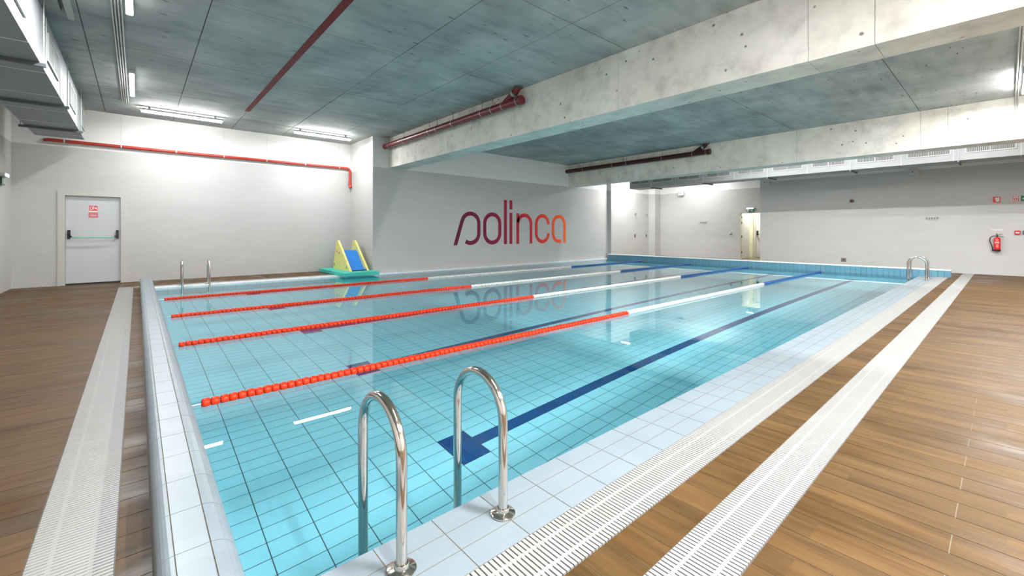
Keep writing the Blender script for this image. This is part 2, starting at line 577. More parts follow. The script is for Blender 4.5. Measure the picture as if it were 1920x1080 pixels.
# raised kerbs at both ends
def quarter(y0, y1, xa, za, r, sgn, zlow, xo):
    """rounded edge tile: from flat joint at (xa, za) over radius r and down to zlow; sgn = direction of the outside"""
    bm = B(); prof = []
    for i in range(7):
        a = PI / 2 * i / 6
        prof.append((xa + sgn * r * math.sin(a), za - r + r * math.cos(a)))
    prof.append((xa + sgn * r, zlow))
    prof.append((xa, zlow))
    prism(bm, prof, 'y', y0, y1)
    return bm
def kerb(name, label, x_out, x_in, y0, y1, water_sgn, ztop=0.2):
    """water_sgn +1: the pool lies towards +X"""
    k = thing(name, label, None, ((x_out + x_in) / 2, y0, 0), kind='structure')
    lo, hi = min(x_out, x_in), max(x_out, x_in)
    ro, ri = 0.04, 0.07
    a, b = x_out + water_sgn * ro, x_in - water_sgn * ri
    core = bx(lo + 0.006, hi - 0.006, y0 + 0.004, y1 - 0.004, -0.03, ztop - ri - 0.006)
    box(core, min(a, b) - 0.012, max(a, b) + 0.012, y0 + 0.004, y1 - 0.004, ztop - ri - 0.02, ztop - 0.006)
    obj('core', core, 'tile_grout', k)
    pitch = 0.2475; y = y0; first = 1.655
    n = 0
    edges = [y0]; v = first - pitch * 10
    while v < y1 - 0.03:
        if v > y0 + 0.03: edges.append(v)
        v += pitch
    edges.append(y1)
    c = {}
    for p, q in zip(edges, edges[1:]):
        L = round(q - p, 4); m = (p + q) / 2; g = 0.0018
        if L not in c:
            mo = mesh_of(quarter(-L / 2 + g, L / 2 - g, 0, 0, ro, -water_sgn, -ztop + 0.002, 0), 'edge_tile', False)
            mi = mesh_of(quarter(-L / 2 + g, L / 2 - g, 0, 0, ri, water_sgn, -ztop - 0.04, 0), 'edge_tile', False)
            w = abs(b - a)
            mt = mesh_of(bx(-w / 2 + g, w / 2 - g, -L / 2 + g, L / 2 - g, -0.02, 0), 'tile')
            c[L] = (mo, mt, mi)
        mo, mt, mi = c[L]
        inst('edge_tile', mo, 'tile_pale', k, (a - water_sgn * 0.0018, m, ztop))
        inst('tile', mt, 'tile_pale', k, ((a + b) / 2, m, ztop))
        if water_sgn > 0:
            inst('edge_tile', mi, 'tile_pale', k, (b + water_sgn * 0.0018, m, ztop))
    pr = [(x_out - 0.002 * water_sgn, 0.001)]
    pr += [(a - water_sgn * ro * math.sin(PI / 2 * (1 - i / 6)), ztop - ro + ro * math.cos(PI / 2 * (1 - i / 6))) for i in range(7)]
    pr += [(b + water_sgn * ri * math.sin(PI / 2 * i / 6), ztop - ri + ri * math.cos(PI / 2 * i / 6)) for i in range(7)]
    pr += [(x_in + 0.002 * water_sgn, 0.001)]
    obj('end_tile', prism(B(), pr, 'y', y0 - 0.010, y0), 'tile_pale', k)
    obj('end_tile', prism(B(), pr, 'y', y1, y1 + 0.010), 'tile_pale', k)
    return k, b
kerb('pool_kerb', 'raised rounded pale blue tiled kerb beside the row of red rope ends', 0.045, PX0, 0.95, 12.1, 1)

def right_kerb():
    k = thing('pool_kerb', 'raised blue tiled kerb below the wall with the fire extinguisher', None, (15.98, 0.95, 0), kind='structure')
    y0, y1, zt = 0.95, 11.72, 0.2
    obj('core', bx(PX1 + 0.005, 16.07, y0 + 0.004, y1, -0.03, zt - 0.012), 'pool_grout', k)
    # white rounded top
    mt = {}
    y = y0
    while y < y1 - 0.01:
        e = min(y + 0.2475, y1); L = round(e - y, 4)
        if L not in mt:
            bm = B(); pr = [(-0.004, -0.03), (-0.004, -0.008), (0.004, 0), (0.18, 0), (0.2, -0.01), (0.2, -0.198), (0.19, -0.198), (0.19, -0.03)]
            prism(bm, pr, 'y', -L / 2 + 0.0015, L / 2 - 0.0015); mt[L] = mesh_of(bm, 'top_tile')
        inst('top_tile', mt[L], 'tile_white', k, (PX1, (y + e) / 2, zt))
        y = e
    # upright face tiles, down past the water line
    g = 0.002
    g = 0.0042
    mf = mesh_of(bx(0.0, 0.008, -0.06125 + g, 0.06125 - g, -0.1225 + g, 0.1225 - g), 'tile')
    y = y0
    while y < y1 - 0.02:
        e = min(y + 0.1225, y1)
        if e - y > 0.11:
            if y < PY0 - 0.05:
                o = obj('tile', bx(PX1, PX1 + 0.008, y + g, e - g, 0.002, 0.168), 'tile_face', k)
            else:
                inst('tile', mf, 'tile_face', k, (PX1, (y + e) / 2, 0.0475), wet=True)
        y = e
    bm = B()
    for z1 in (-0.075, -0.32, -0.565, -0.81):
        y = PY0
        while y < PY1 - 0.02:
            e = min(y + 0.1225, PY1)
            box(bm, PX1, PX1 + 0.006, y + g, e - g, max(z1 - 0.245, WATER - DEPTH) + g, z1 - g)
            y = e
    obj('submerged_tile_field', bm, 'tile_face', k, 'stuff', wet=True)
    for ly in (2.76, 4.72, 6.68, 8.76, 10.85):
        obj('lane_mark', bx(PX1 - 0.004, PX1 + 0.002, ly - 0.2, ly + 0.2, -0.085, -0.065), 'tile_lane', k, wet=True)
        obj('lane_mark', bx(PX1 - 0.004, PX1 + 0.002, ly - 0.06, ly + 0.06, -0.45, -0.087), 'tile_lane', k, wet=True)
right_kerb()

# ------------------------------------------------------------------ drain gratings
def grating(label, rng, a0, a1, axis, visible_from):
    """axis 'x': the grating runs along X from a0 to a1, rng is its Y range"""
    w0, w1 = rng; w = w1 - w0; mid = (w0 + w1) / 2
    root = thing('drain_grating', label, 'drain grating', ((a0, mid, 0) if axis == 'x' else (mid, a0, 0)), 'white plastic drain gratings in the deck')
    pitch, sw = 0.02, 0.0142
    if axis == 'x': me = mesh_of(bx(-sw / 2, sw / 2, -w / 2 + 0.003, w / 2 - 0.003, -0.011, 0.0), 'slat')
    else: me = mesh_of(bx(-w / 2 + 0.003, w / 2 - 0.003, -sw / 2, sw / 2, -0.011, 0.0), 'slat')
    n = int((a1 - a0) / pitch); rest = B(); made = 0; ztop = 0.002
    for i in range(n):
        p = a0 + (i + 0.5) * pitch
        if p >= visible_from and made < 300:
            inst('slat', me, 'grating_white', root, ((p, mid, ztop) if axis == 'x' else (mid, p, ztop))); made += 1
        elif axis == 'x': box(rest, p - sw / 2, p + sw / 2, w0 + 0.003, w1 - 0.003, ztop - 0.011, ztop)
        else: box(rest, w0 + 0.003, w1 - 0.003, p - sw / 2, p + sw / 2, ztop - 0.011, ztop)
    if len(rest.verts): obj('slat_field', rest, 'grating_white', root, 'stuff')
    if axis == 'x': bm = bx(a0, a1, w0 + 0.004, w1 - 0.004, -0.024, ztop - 0.0125)
    else: bm = bx(w0 + 0.004, w1 - 0.004, a0, a1, -0.024, ztop - 0.0125)
    obj('tray', bm, 'grating_white', root)
    for f in (0.27, 0.73):
        c = w0 + w * f
        if axis == 'x': bm = bx(a0, a1, c - 0.007, c + 0.007, ztop - 0.011, ztop - 0.0008)
        else: bm = bx(c - 0.007, c + 0.007, a0, a1, ztop - 0.011, ztop - 0.0008)
        obj('rib', bm, 'grating_white', root)
    for s in (w0 + 0.0012, w1 - 0.0012):
        if axis == 'x': bm = bx(a0, a1, s - 0.0012, s + 0.0012, -0.03, -0.004)
        else: bm = bx(s - 0.0012, s + 0.0012, a0, a1, -0.03, -0.004)
        obj('edge_angle', bm, 'bracket_metal', root)
    return root
grating('white slatted overflow grating between the pale coping tiles and the planks', GR_IN, PX0 + 0.02, PX1 - 0.01, 'x', 0.78)
grating('white slatted drain grating laid within the brown planks on the extinguisher side', GR_OUT, GR_LEFT[1], X_RIGHT - 0.02, 'x', 1.2)
grating('white slatted drain grating leading towards the white fire door', GR_LEFT, GR_OUT[1], GR_BACK[1], 'y', 1.95)
grating('thin white drain grating between coping and the door wall planks', GR_BACK, GR_LEFT[1] + 0.005, X_COL - 0.02, 'x', -0.1)

# ------------------------------------------------------------------ walls
def structure(name, bm, mat, label, parent=None):
    o = obj(name, bm, mat, parent)
    o['kind'] = 'structure'
    if label: o['label'] = label
    return o
DX0, DX1, DZ = -1.21, -0.28, 2.0
bm = B()
box(bm, X_LEFT - 0.15, DX0, Y_DOOR, Y_DOOR + 0.16, -0.02, CEIL + 0.05)
box(bm, DX1, X_COL + 0.15, Y_DOOR, Y_DOOR + 0.16, -0.02, CEIL + 0.05)
box(bm, DX0, DX1, Y_DOOR, Y_DOOR + 0.16, DZ, CEIL + 0.05)
structure('wall_back', bm, 'wall_paint', 'light grey wall with white upper band and fire door')
structure('wall_left', bx(X_LEFT - 0.15, X_LEFT, Y_NEAR, Y_DOOR, -0.02, CEIL + 0.05), 'wall_paint', 'light grey side wall beside the large air duct')
structure('wall_return', bx(X_COL, X_COL + 0.15, Y_LOGO + 0.15, Y_DOOR, -0.02, CEIL + 0.05), 'wall_paint', 'short white wall return behind the foam slide')
structure('wall_logo', bx(X_COL, 16.14, Y_LOGO, Y_LOGO + 0.15, -0.02, CEIL + 0.05), 'wall_paint', 'light grey wall carrying the large lettering')
bm = B()
box(bm, 16.14, 19.21, 11.72, 12.05, -0.02, CEIL + 0.05)
structure('wall_pilaster', bm, 'wall_paint', 'pale wall section with small shower fittings beyond the lettered wall')
structure('wall_recess_corner', bx(19.21, X_ALC, 11.36, 12.05, -0.02, CEIL + 0.05), 'wall_paint', 'narrow pale wall step in the recess')
AY0, AY1 = 6.72, 7.58
bm = B()
box(bm, X_ALC, X_ALC + 0.15, AY1, 12.05, -0.02, CEIL + 0.05)
box(bm, X_ALC, X_ALC + 0.15, 6.12, AY0, -0.02, CEIL + 0.05)
box(bm, X_ALC, X_ALC + 0.15, AY0, AY1, DZ, CEIL + 0.05)
structure('wall_recess', bm, 'wall_paint', 'grey recess wall with the open doorway')
structure('wall_right', bx(X_RIGHT, X_RIGHT + 0.2, Y_NEAR, 6.12, -0.02, CEIL + 0.05), 'wall_paint', 'grey end wall with the fire extinguisher')
structure('wall_right_return', bx(X_RIGHT + 0.2, X_ALC, 5.95, 6.12, -0.02, CEIL + 0.05), 'wall_paint', 'short return of the end wall')
structure('wall_near', bx(X_LEFT - 0.15, X_RIGHT + 0.2, Y_NEAR - 0.15, Y_NEAR, -0.02, CEIL + 0.05), 'wall_paint', 'wall behind the viewpoint')
# corridor behind the open doorway
bm = B()
box(bm, X_ALC + 0.15, 21.6, 8.5, 8.6, -0.02, 2.7); box(bm, X_ALC + 0.15, 21.6, 6.0, 6.1, -0.02, 2.7)
box(bm, 21.5, 21.6, 6.1, 8.5, -0.02, 2.7); box(bm, X_ALC + 0.15, 21.6, 6.0, 8.6, 2.7, 2.8)
structure('wall_corridor', bm, 'corridor_wall', 'yellowish corridor seen through the open doorway')

# ------------------------------------------------------------------ ceiling and beams
ceil = structure('ceiling', bx(-2.2, 20.0, Y_NEAR - 0.2, 13.9, CEIL + 0.012, CEIL + 0.14), 'concrete_joint', 'board-marked concrete ceiling')
def panels(xj, yj):
    for a, b in zip(xj, xj[1:]):
        for c, d in zip(yj, yj[1:]):
            L, Wd = round(b - a, 4), round(d - c, 4)
            dz = random.uniform(-0.003, 0.003)
            obj('panel', bx(a + 0.0055, b - 0.0055, c + 0.0055, d - 0.0055, CEIL + dz, CEIL + 0.02), 'ceiling_concrete', ceil)
YJ = [Y_NEAR, -3.47, -1.05, 1.35, 3.77, 6.18, 8.6, 10.95, 12.28, Y_DOOR]
panels([X_LEFT, -1.77, -0.55, 0.67, 1.89, 3.09, 4.33, 5.58], YJ)
panels([6.1, 7.32, 8.54, 9.76, 10.98, 12.2, 13.45], [Y_NEAR, -1.15, 1.3, 3.76, 6.2, 8.6, 11.0, Y_LOGO])
panels([14.0, 16.0, 17.9, X_ALC], [Y_NEAR, 1.3, 3.76, 6.2, 8.6, 11.9])

def beam(name, label, x0, x1, joints, z0=3.06):
    b = structure(name, bx(x0 + 0.008, x1 - 0.008, joints[0], joints[-1], z0 + 0.008, CEIL + 0.03), 'concrete_joint', label)
    for a, c in zip(joints, joints[1:]):
        obj('panel', bx(x0, x1, a + 0.002, c - 0.002, z0 + random.uniform(0, 0.004), CEIL + 0.02, bev=0.003), 'beam_concrete', b)
    return b
beam('beam_1', 'deep pale concrete beam crossing above the pool', 5.58, 6.10, [Y_NEAR, -1.4, 0.87, 1.44, 3.92, 6.33, 8.78, 11.15, Y_LOGO])
beam('beam_2', 'second concrete beam in front of the long white duct', 13.45, 14.0, [Y_NEAR, -1.2, 0.85, 1.29, 3.73, 6.15, 8.58, 11.03, Y_LOGO])
structure('trim_1', bx(1.835, 1.935, -2.5, 11.35, CEIL - 0.006, CEIL - 0.0035), 'stripe_red', 'dark red stripe running along the concrete ceiling')
structure('trim_2', bx(-1.6, -0.70, 2.0, 7.6, CEIL - 0.07, CEIL - 0.004), 'plaster_panel', 'pale board fixed to the ceiling beside the air duct')

# ------------------------------------------------------------------ lamps
def batten(label, cx, cyy, axis, length=1.5, watts=LAMP_W, z=CEIL - 0.05, cover='lamp_glow'):
    t = thing('batten_light', label, 'ceiling light', (cx, cyy, z), 'linear ceiling battens')
    hx, hy = (length / 2, 0.035) if axis == 'x' else (0.035, length / 2)
    obj('housing', bx(cx - hx, cx + hx, cyy - hy, cyy + hy, z - 0.045, z - 0.004, bev=0.004), 'lamp_housing', t)
    ex, ey = (hx - 0.02, 0.033) if axis == 'x' else (0.033, hy - 0.02)
    obj('diffuser', bx(cx - ex, cx + ex, cyy - ey, cyy + ey, z - 0.085, z - 0.046, bev=0.008), cover, t)
    for e in (-0.4, 0.4):
        ox, oy = (e * length, 0) if axis == 'x' else (0, e * length)
        obj('spacer', bx(cx + ox - 0.02, cx + ox + 0.02, cyy + oy - 0.02, cyy + oy + 0.02, z - 0.004, CEIL - 0.003), 'lamp_housing', t)
    l = bpy.data.lights.new('batten_light', 'AREA'); l.shape = 'RECTANGLE'
    l.size, l.size_y = (length, 0.07) if axis == 'x' else (0.07, length)
    l.energy = watts; l.color = (0.965, 0.985, 1.0)
    l.cycles.is_caustics_light = True
    lo = bpy.data.objects.new('lamp_light', l); COL.objects.link(lo); lo.parent = t
    lo.location = (0, 0, -0.09)
    return t
batten('lit ceiling batten above the white fire door side of the red pipe', 0.80, 12.35, 'x', watts=44)
batten('lit ceiling batten above the foam slide', 3.87, 12.35, 'x', watts=52)
batten('lit ceiling batten beside the grey conduits, farther one', -0.07, 10.36, 'y', watts=70, cover='lamp_glow_low')
batten('lit ceiling batten beside the grey conduits, cut by the top edge', -0.07, 6.22, 'y', watts=130, cover='lamp_glow_low')
batten('added unseen ceiling batten over the foreground ladder', 1.7, 0.4, 'y', watts=150)  # fill lamp above the view, added to brighten the near pool floor
batten('ceiling batten over the deck behind the viewpoint corner', 0.7, -2.2, 'y', watts=260)
batten('ceiling batten over the deck at the viewpoint', 3.6, -2.2, 'y', watts=500)
batten('added unseen ceiling batten over the deck past the first beam', 7.6, -2.2, 'x', watts=280)  # added out of view to bring more light onto the pool
batten('added unseen ceiling batten over the deck in the middle bay', 11.2, -2.0, 'y', watts=380)  # unseen extra lamp, put in to brighten the lower end wall
batten('added fill batten hidden behind the first beam, nearer to the foreground', 6.42, 2.2, 'y', watts=105)  # hidden fill lamp, added to lighten the middle of the pool
batten('added fill batten hidden behind the first beam, farther along', 6.42, 5.0, 'y', watts=105)  # second added fill lamp for the pool's middle, also hidden
batten('lit ceiling batten at the picture edge before the second beam', 11.95, -0.22, 'x', watts=140)
for y, nm in ((0.6, 'first'), (3.0, 'second'), (5.2, 'third')):
    batten('ceiling batten between the second beam and the long duct, %s from the extinguisher side' % nm, 14.28, y, 'y', watts=72, cover='lamp_glow_dim')
batten('ceiling batten past the end of the long white duct', 16.78, 10.95, 'y', 1.3, watts=165, cover='lamp_glow_dim')
batten('ceiling batten within the doorway recess', 18.75, 9.1, 'y', watts=52, cover='lamp_glow_dim')
# corridor lamp
t = thing('corridor_lamp', 'warm ceiling lamp inside the corridor', 'lamp', (20.7, 7.2, 2.7))
obj('cover', bx(20.55, 20.85, 7.05, 7.35, 2.655, 2.698, bev=0.008), 'lamp_glow', t)
l = bpy.data.lights.new('corridor_lamp', 'AREA'); l.size = 0.3; l.energy = 36; l.color = (1.0, 0.95, 0.80)
lo = bpy.data.objects.new('corridor_lamp_light', l); COL.objects.link(lo); lo.parent = t; lo.location = (0, 0, -0.06)

# ------------------------------------------------------------------ conduits
for i, x in enumerate((-0.235, -0.205, -0.175, -0.145)):
    o = obj('conduit', tube(B(), [(x, -2.4, CEIL - 0.02), (x, 12.16, CEIL - 0.02)], 0.0095, 8), 'galvanised', smooth=True)
    tag(o, 'thin grey conduit on the ceiling, %s of four counted from the air duct' % ('first', 'second', 'third', 'fourth')[i], 'conduit', 'four parallel ceiling conduits')
for i, y in enumerate((-0.115, -0.145)):
    z = CEIL - 0.02; x = 13.45 - 0.016
    bmc = tube(B(), [(6.2, y, z), (x - 0.05, y, z)] + arc((x - 0.05, y, z - 0.05), 0.05, PI / 2, 0, 4, (1, 0, 0), (0, 0, 1))[1:] + [(x, y, 3.06)], 0.011, 8)
    o = obj('conduit', bmc, 'white_plastic', smooth=True)
    tag(o, 'white conduit bending down the second beam, %s the pool' % ('nearer to', 'away from')[i], 'conduit', 'conduits dropping over the second beam')

# ------------------------------------------------------------------ air ducts
def duct(label, x0, x1, y0, y1, z0, z1, face, grilles, brackets, seams, skin='duct_metal'):
    """face: X of the side with the grilles; grilles: (y0, y1, z0, z1)"""
    t = thing('air_duct', label, 'air duct', ((x0 + x1) / 2, y1, z0), 'rectangular ventilation ducts')
    s = 1 if face == x1 else -1
    cuts = sorted(set([y0, y1] + seams))
    for a, b in zip(cuts, cuts[1:]):
        obj('section', bx(x0, x1, a + 0.001, b - 0.001, z0, z1), skin, t)
    for y in seams:
        obj('flange', bx(x0 - 0.006, x1 + 0.006, y - 0.008, y + 0.008, z0 - 0.006, z1 + 0.006), 'white_metal' if skin == 'duct_metal' else 'flange_grey', t)
    for (a, b, c, d) in grilles:
        gx = (face, face + s * 0.012)
        g = obj('grille', bx(min(gx), max(gx), a, b, c, d), 'dark_slot', t)
        fr = B(); e = 0.022
        fx = (face + s * 0.002, face + s * 0.02); f0, f1 = min(fx), max(fx)
        box(fr, f0, f1, a - e, b + e, d, d + e); box(fr, f0, f1, a - e, b + e, c - e, c)
        box(fr, f0, f1, a - e, a, c, d); box(fr, f0, f1, b, b + e, c, d); m = (a + b) / 2; box(fr, f0, f1, m - 0.008, m + 0.008, c, d)
        obj('grille_frame', fr, 'white_metal', g)
        lx = (face + s * 0.010, face + s * 0.016); l0, l1 = min(lx), max(lx)
        nb = int((b - a) / 0.032)
        me = mesh_of(bx(l0 - face, l1 - face, -0.006, 0.006, c + 0.001, d - 0.001), 'louvre')
        for i in range(nb):
            yy = a + (i + 0.5) * (b - a) / nb
            if abs(yy - m) < 0.014: continue
            inst('louvre', me, 'grille_bar', g, (face, yy, 0))
    for y in brackets:
        br = obj('hanger_bracket', bx(x0 - 0.07, x1 + 0.05, y - 0.02, y + 0.02, z0 - 0.045, z0 - 0.007), 'bracket_metal', t)
        for xx in (x0 - 0.045, x1 + 0.028):
            obj('hanger_rod', tube(B(), [(xx, y, z0 - 0.06), (xx, y, CEIL - 0.004)], 0.006, 6), 'galvanised', br)
    return t
LZ0, LZ1 = 3.12, 3.79
gl = [(a, b, 3.30, 3.60) for a, b in ((11.95, 12.6), (10.08, 10.9), (7.74, 8.66), (5.4, 6.3), (3.1, 4.0), (0.8, 1.7))]
duct('big grey air duct hanging beside the door side wall', -1.54, -0.84, Y_NEAR + 0.02, 12.75, LZ0, LZ1, -0.84,
     gl, [11.64, 9.5, 7.27, 5.0, 2.7], [12.3, 11.12, 10.0, 8.95, 7.7, 6.56, 5.3, 4.2, 3.0, 1.8], 'duct_grey')
gl = [(c - 0.40, c + 0.40, 3.19, 3.42) for c in (0.27, 1.36, 2.45, 3.54, 4.63, 5.72, 6.81, 7.9, 8.99, 10.0)]
duct('long white air duct with grilles behind the second beam', 15.75, 16.48, Y_NEAR + 0.02, 10.5, 3.0, 3.62, 15.75,
     gl, [0.81, 3.0, 5.2, 7.35, 9.45], [-0.22, 0.9, 1.9, 3.0, 4.08, 5.2, 6.26, 7.35, 8.44, 9.5])

# ------------------------------------------------------------------ pipes
def pipe_on_beam(label, face, y_end, y_cap, mat, rods, z=3.66, r=0.077):
    x = face - 0.14
    t = thing('drain_pipe', label, 'pipe', (x, y_cap, z), 'maroon drain pipes hung on the beams')
    obj('run', tube(B(), [(x, y_end, z), (x, y_cap, z)], r, 16), mat, t, smooth=True)
    obj('end_cap', tube(B(), [(x, y_cap + 0.02, z), (x, y_cap - 0.05, z)], r + 0.012, 16), mat, t, smooth=True)
    # inclined branch that turns up into the ceiling
    p0 = Vector((x, y_cap + 0.46, z + 0.02)); p1 = Vector((x, y_cap + 0.17, z + 0.17))
    pts = [p0, p1] + [Vector((x, y_cap + 0.17 - 0.11 * math.sin(a), z + 0.17 + 0.10 * (1 - math.cos(a)) + 0.05 * math.sin(a))) for a in (0.35, 0.75, 1.15, 1.5)]
    pts.append(Vector((x, y_cap + 0.055, CEIL - 0.004)))
    obj('branch', tube(B(), pts, r * 0.88, 14), mat, t, smooth=True)
    obj('collar', tube(B(), [p1 + Vector((0, 0.03, -0.016)), p1 + Vector((0, -0.012, 0.006))], r + 0.004, 14), 'galvanised', t, smooth=True)
    obj('collar', tube(B(), [(x, y_cap + 0.055, CEIL - 0.03), (x, y_cap + 0.055, CEIL - 0.004)], r + 0.012, 14), 'bracket_metal', t, smooth=True)
    for y in [y_cap + 0.07, y_cap + 0.5] + rods:
        c = obj('clamp', tube(B(), [(x, y - 0.007, z), (x, y + 0.007, z)], r + 0.004, 16), 'galvanised', t, smooth=True)
        if y in rods:
            obj('hanger_rod', tube(B(), [(x, y, z + r), (x, y, CEIL - 0.004)], 0.005, 6), 'bracket_metal', c)
    return t
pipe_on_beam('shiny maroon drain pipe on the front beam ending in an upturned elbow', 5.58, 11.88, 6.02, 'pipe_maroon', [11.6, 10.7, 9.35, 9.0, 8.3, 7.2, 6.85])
pipe_on_beam('maroon drain pipe on the second beam, darkened as if unlit', 13.45, 11.88, 6.05, 'pipe_maroon_shaded', [11.0, 9.6, 9.0, 7.6])

def wall_pipe():
    z, y, r = 3.165, Y_DOOR - 0.075, 0.036
    t = thing('fire_pipe', 'thin orange-red pipe along the wall above the fire door turning down beside the wall return', 'pipe', (5.03, y, z))
    xe = X_COL - 0.05
    pts = [(-1.5, Y_DOOR - 0.003, z)] + [(-1.44, y, z)] + [(xe - 0.10, y, z)] + arc((xe - 0.10, y, z - 0.10), 0.10, PI / 2, 0, 6, (1, 0, 0), (0, 0, 1))[1:] + [(xe, y, z - 0.44)]
    obj('run', tube(B(), pts, r, 12), 'pipe_orange', t, smooth=True)
    obj('socket', tube(B(), [(xe, y, z - 0.42), (xe, y, z - 0.52), (xe + 0.012, y - 0.03, z - 0.60)], r + 0.012, 12), 'pipe_orange', t, smooth=True)
    for x in (-1.2, -0.28, 0.73, 1.72, 2.72, 3.72, 4.7):
        c = obj('clamp', tube(B(), [(x - 0.012, y, z), (x + 0.012, y, z)], r + 0.005, 12), 'white_plastic', t, smooth=True)
        obj('hanger_rod', tube(B(), [(x, y, z + r), (x, y, CEIL - 0.004)], 0.004, 6), 'white_plastic', c)
wall_pipe()

# ------------------------------------------------------------------ fire door
def fire_door():
    d = thing('door_1', 'white fire door with a green push bar in a cream frame', None, ((DX0 + DX1) / 2, Y_DOOR, 0), kind='structure')
    fr = B(); f = 0.105; y0, y1 = Y_DOOR - 0.02, Y_DOOR + 0.12
    box(fr, DX0 - f, DX0 + 0.012, y0, y1, 0.0, DZ + f); box(fr, DX1 - 0.012, DX1 + f, y0, y1, 0.0, DZ + f); box(fr, DX0 + 0.012, DX1 - 0.012, y0, y1, DZ - 0.012, DZ + f)
    obj('frame', fr, 'door_frame', d)
    a, b = DX0 + 0.015, DX1 - 0.015
    yl = Y_DOOR + 0.045
    leaf = obj('leaf', bx(a, b, yl, yl + 0.05, 0.035, DZ - 0.016, bev=0.003), 'door_white', d)
    obj('threshold_gap', bx(a, b, yl + 0.004, yl + 0.05, 0.002, 0.034), 'door_gap', d)
    pb = obj('push_bar', tube(B(), [(a + 0.10, yl - 0.10, 1.06), (b - 0.10, yl - 0.10, 1.06)], 0.013, 10), 'bar_green', leaf, smooth=True)
    for x, sgn in ((a + 0.055, 1), (b - 0.055, -1)):
        bm = bx(x - 0.024, x + 0.024, yl - 0.045, yl - 0.001, 1.03, 1.225, bev=0.006)
        tube(bm, [(x, yl - 0.035, 1.13), (x + sgn * 0.03, yl - 0.07, 1.09), (x + sgn * 0.055, yl - 0.10, 1.06)], 0.014, 8)
        obj('bar_bracket', bm, 'black_plastic', leaf)
    # stickers on the leaf
    sx, ys = -0.755, yl - 0.0015
    s1 = obj('fire_door_sign', bx(sx - 0.068, sx + 0.068, ys - 0.0015, ys, 1.665, 1.775), 'sign_red', leaf)
    bm = B()
    box(bm, sx - 0.055, sx - 0.012, ys - 0.0025, ys - 0.0016, 1.685, 1.757); box(bm, sx + 0.0, sx + 0.016, ys - 0.0025, ys - 0.0016, 1.69, 1.765)
    prism(bm, [(sx + 0.026, 1.735), (sx + 0.042, 1.748), (sx + 0.058, 1.735), (sx + 0.056, 1.69), (sx + 0.046, 1.69), (sx + 0.042, 1.712), (sx + 0.030, 1.70)], 'y', ys - 0.0025, ys - 0.0016)
    obj('sign_pictogram', bm, 'sign_white', leaf)
    obj('sign_pictogram', bx(sx - 0.044, sx - 0.022, ys - 0.0034, ys - 0.0026, 1.695, 1.75), 'sign_red', leaf)
    obj('sign_strip', bx(sx - 0.068, sx + 0.068, ys - 0.0014, ys, 1.63, 1.664), 'sign_white', leaf)
    obj('notice', bx(sx - 0.078, sx + 0.078, ys - 0.0015, ys, 1.505, 1.625), 'sign_pink', leaf)
    bm = B()
    for i, (w, z) in enumerate(((0.10, 1.565), (0.12, 1.553), (0.07, 1.54))):
        box(bm, sx - w / 2, sx + w / 2, ys - 0.0024, ys - 0.0016, z, z + 0.005)
    obj('notice_lines', bm, 'sign_white', leaf)
fire_door()

def open_door():
    d = thing('door_2', 'open doorway with cream frame showing a yellowish corridor', None, (X_ALC, (AY0 + AY1) / 2, 0), kind='structure')
    fr = B(); f = 0.11; x0, x1 = X_ALC - 0.02, X_ALC + 0.153; q = 0.012
    box(fr, x0, x1, AY1 - q, AY1 + f, 0, DZ + f); box(fr, x0, x1, AY0 - f, AY0 + q, 0, DZ + f); box(fr, x0, x1, AY0 + q, AY1 - q, DZ - q, DZ + f)
    obj('frame', fr, 'door_frame', d)
    # leaf swung into the corridor along its side
    leaf = obj('leaf', bx(X_ALC + 0.156, X_ALC + 0.98, AY1 - 0.006, AY1 + 0.036, 0.02, DZ - 0.01, bev=0.003), 'door_white', d)
    for z in (1.82, 1.58, 0.98, 0.3):
        obj('hinge', bx(X_ALC + 0.09, X_ALC + 0.15, AY1 - 0.026, AY1 - 0.0125, z - 0.045, z + 0.045), 'hinge_dark', d)
    # inner fire door across the corridor
    e = thing('door_3', 'inner white fire door with black push bar at the corridor end', None, (21.5, 7.1, 0), kind='structure')
    fr = B(); box(fr, 21.42, 21.499, 7.57, 7.66, 0, 2.07); box(fr, 21.42, 21.499, 6.56, 6.65, 0, 2.07); box(fr, 21.42, 21.499, 6.65, 7.57, 1.99, 2.07)
    obj('frame', fr, 'door_frame', e)
    lf = obj('leaf', bx(21.445, 21.495, 6.655, 7.565, 0.02, 1.985, bev=0.003), 'door_white', e)
    bm = bx(21.39, 21.444, 7.46, 7.53, 1.03, 1.24, bev=0.006)
    tube(bm, [(21.40, 7.49, 1.13), (21.36, 7.44, 1.09), (21.34, 7.40, 1.05)], 0.02, 8)
    obj('bar_bracket', bm, 'black_plastic', lf)
    obj('push_bar', tube(B(), [(21.34, 7.41, 1.05), (21.34, 6.75, 1.05)], 0.014, 8), 'bar_green', lf, smooth=True)
    obj('notice', bx(21.44, 21.4445, 7.16, 7.36, 1.5, 1.80), 'sign_pink', lf)
open_door()

